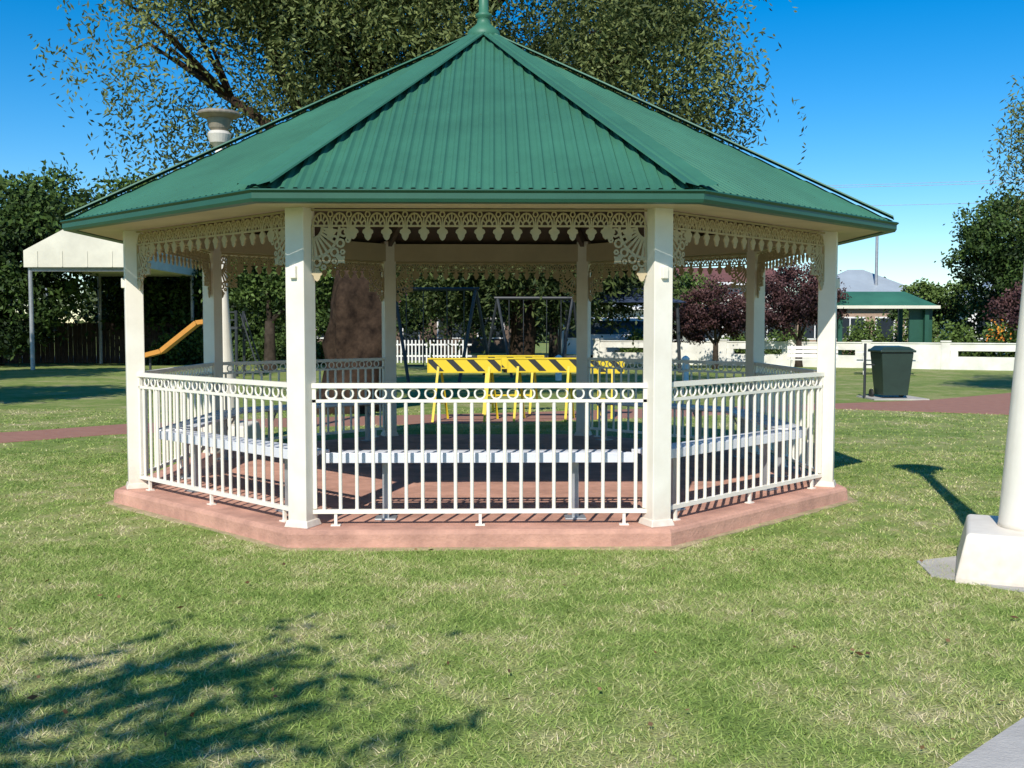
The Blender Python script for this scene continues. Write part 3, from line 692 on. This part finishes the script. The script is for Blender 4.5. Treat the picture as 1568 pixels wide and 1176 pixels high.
broad_tree('purple_plum_tree',20.0,37.5,[(20.0,38.5,2.2,1.3,1.1,.9),(22.0,38,2.0,1.3,1.1,.8)],.12,1.0,M_plum,9000,.13,seed=43)
broad_tree('broadleaf_tree',22.4,44,[(22.4,44,5.6,2.2,2.2,1.8),(20.8,43.6,4.4,1.3,1.3,1.2),(24.6,44,5.2,2.4,2.2,2.3),(22.2,43.6,3.5,2.0,1.6,1.2)],.28,2.2,M_leafd,32000,.19,seed=51)
broad_tree('broadleaf_tree',10.2,53,[(10.2,53,3.0,1.5,1.4,1.2)],.2,2,M_leafm,6000,.2,seed=52)
broad_tree('broadleaf_tree',20.8,50,[(20.8,50,2.6,1.5,1.2,1.2),(23,50,2.4,1.5,1.2,1.2),(28,53,3.0,2,1.4,1.6)],.2,2,M_leafm,13000,.2,seed=53)
def shrubs(name,pts,m,n,leaf):
    Ps=[];T=[]
    for (x,y,z,r,h) in pts:
        k=n; d=unit(k); d[:,2]=abs(d[:,2]); rr=RNG.uniform(.35,1,k)**.5
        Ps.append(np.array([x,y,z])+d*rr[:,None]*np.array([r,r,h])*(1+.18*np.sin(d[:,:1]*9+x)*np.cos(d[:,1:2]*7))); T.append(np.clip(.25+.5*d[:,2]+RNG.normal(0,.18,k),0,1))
    P=np.concatenate(Ps);T=np.concatenate(T); return fast_mesh(name,leafverts(P,unit(len(P)),leaf,leaf*.6),4,T,[m])
shrubs('garden_shrubs',[(17.9,39.6,0,1.0,1.7),(19.2,38.6,0,1.1,1.8),(21.0,37.6,0,1.2,1.7),(23.5,36.3,0,1.4,1.8),(25.8,35.2,0,1.2,1.9),(10.2,43.6,0,1.2,1.3),(6.5,45.8,0,1.0,1.4),(18.5,45,0,1.4,2.4),(16.6,46,0,1.1,1.9),(13,46,0,1.2,1.5)],M_leafm,2600,.16)
shrubs('flower_shrub',[(18.7,38.0,1.1,.5,.7)],M_flower,70,.11)
shrubs('hedge',[(-13.5+i*1.3,44.0+.3*math.sin(i),0,1.1,1.3+.4*math.sin(i*2.1)) for i in range(6)],M_leafd,2200,.18)
Ps=[];T=[]
for i in range(64):
    x=-110+i*4+RNG.uniform(-2,2); y=RNG.uniform(88,112); h=RNG.uniform(4.0,7.2)*(.75 if x>0 else 1.0); r=RNG.uniform(3,5.5)
    nc=18; cc=np.stack([RNG.normal(0,r*.5,nc),RNG.normal(0,1,nc),RNG.uniform(.1,1,nc)*h],1); k=900; ix=RNG.integers(0,nc,k); ct=RNG.normal(.45,.2,nc)
    Ps.append(np.array([x,y,0])+cc[ix]+RNG.normal(size=(k,3))*np.array([.7,.6,.55])); T.append(np.clip(ct[ix]+RNG.normal(0,.1,k),0,1))
P=np.concatenate(Ps);T=np.concatenate(T); k=P[:,2]>0
fast_mesh('distant_trees',leafverts(P[k],unit(k.sum()),.6,.45),4,T[k],[M_dist])
mb=MB(); vs=[];N_=60
for i in range(N_+1):
    x=-700+1400*i/N_; vs+= [(x,200,-.5),(x,260,3.5+1.5*math.sin(i*.7)+math.sin(i*1.9))]
mb.add(vs,[(2*i,2*i+2,2*i+3,2*i+1) for i in range(N_)]); mb.build('distant_hills',[mat('scrub',(.07,.09,.05),.95,.3,.05)])

# ------------------------------------------------------------------ light, sky, camera
az=R(15); el=R(40)
w=bpy.data.worlds.new('World'); scene.world=w; w.use_nodes=True; nt=w.node_tree
sk=nt.nodes.new('ShaderNodeTexSky'); sk.sky_type='NISHITA'; sk.sun_disc=False; sk.sun_elevation=el; sk.sun_rotation=R(180)+az
sk.air_density=1.0; sk.dust_density=0.0; sk.ozone_density=4.5
hs=nt.nodes.new('ShaderNodeHueSaturation'); hs.inputs['Saturation'].default_value=1.45; hs.inputs['Value'].default_value=1.0
bg=nt.nodes['Background']; bg.inputs['Strength'].default_value=.14; nt.links.new(sk.outputs[0],hs.inputs['Color']); nt.links.new(hs.outputs[0],bg.inputs['Color'])
ld=bpy.data.lights.new('sun','SUN'); ld.energy=5.0; ld.angle=R(.5); ld.color=(1,.95,.87)
lo=bpy.data.objects.new('sun',ld); scene.collection.objects.link(lo)
dv=Vector((math.sin(az)*math.cos(el),math.cos(az)*math.cos(el),-math.sin(el))); lo.rotation_euler=dv.to_track_quat('-Z','Y').to_euler()
cd=bpy.data.cameras.new('camera'); co=bpy.data.objects.new('camera',cd); scene.collection.objects.link(co); scene.camera=co
co.location=(0,0,1.59); cd.sensor_width=36; cd.lens=36.3; cd.clip_end=5000; cd.clip_start=.05
co.rotation_euler=(R(90-3.18),0,R(-.98))
scene.view_settings.view_transform='Standard'; scene.view_settings.look='None'; scene.view_settings.exposure=0
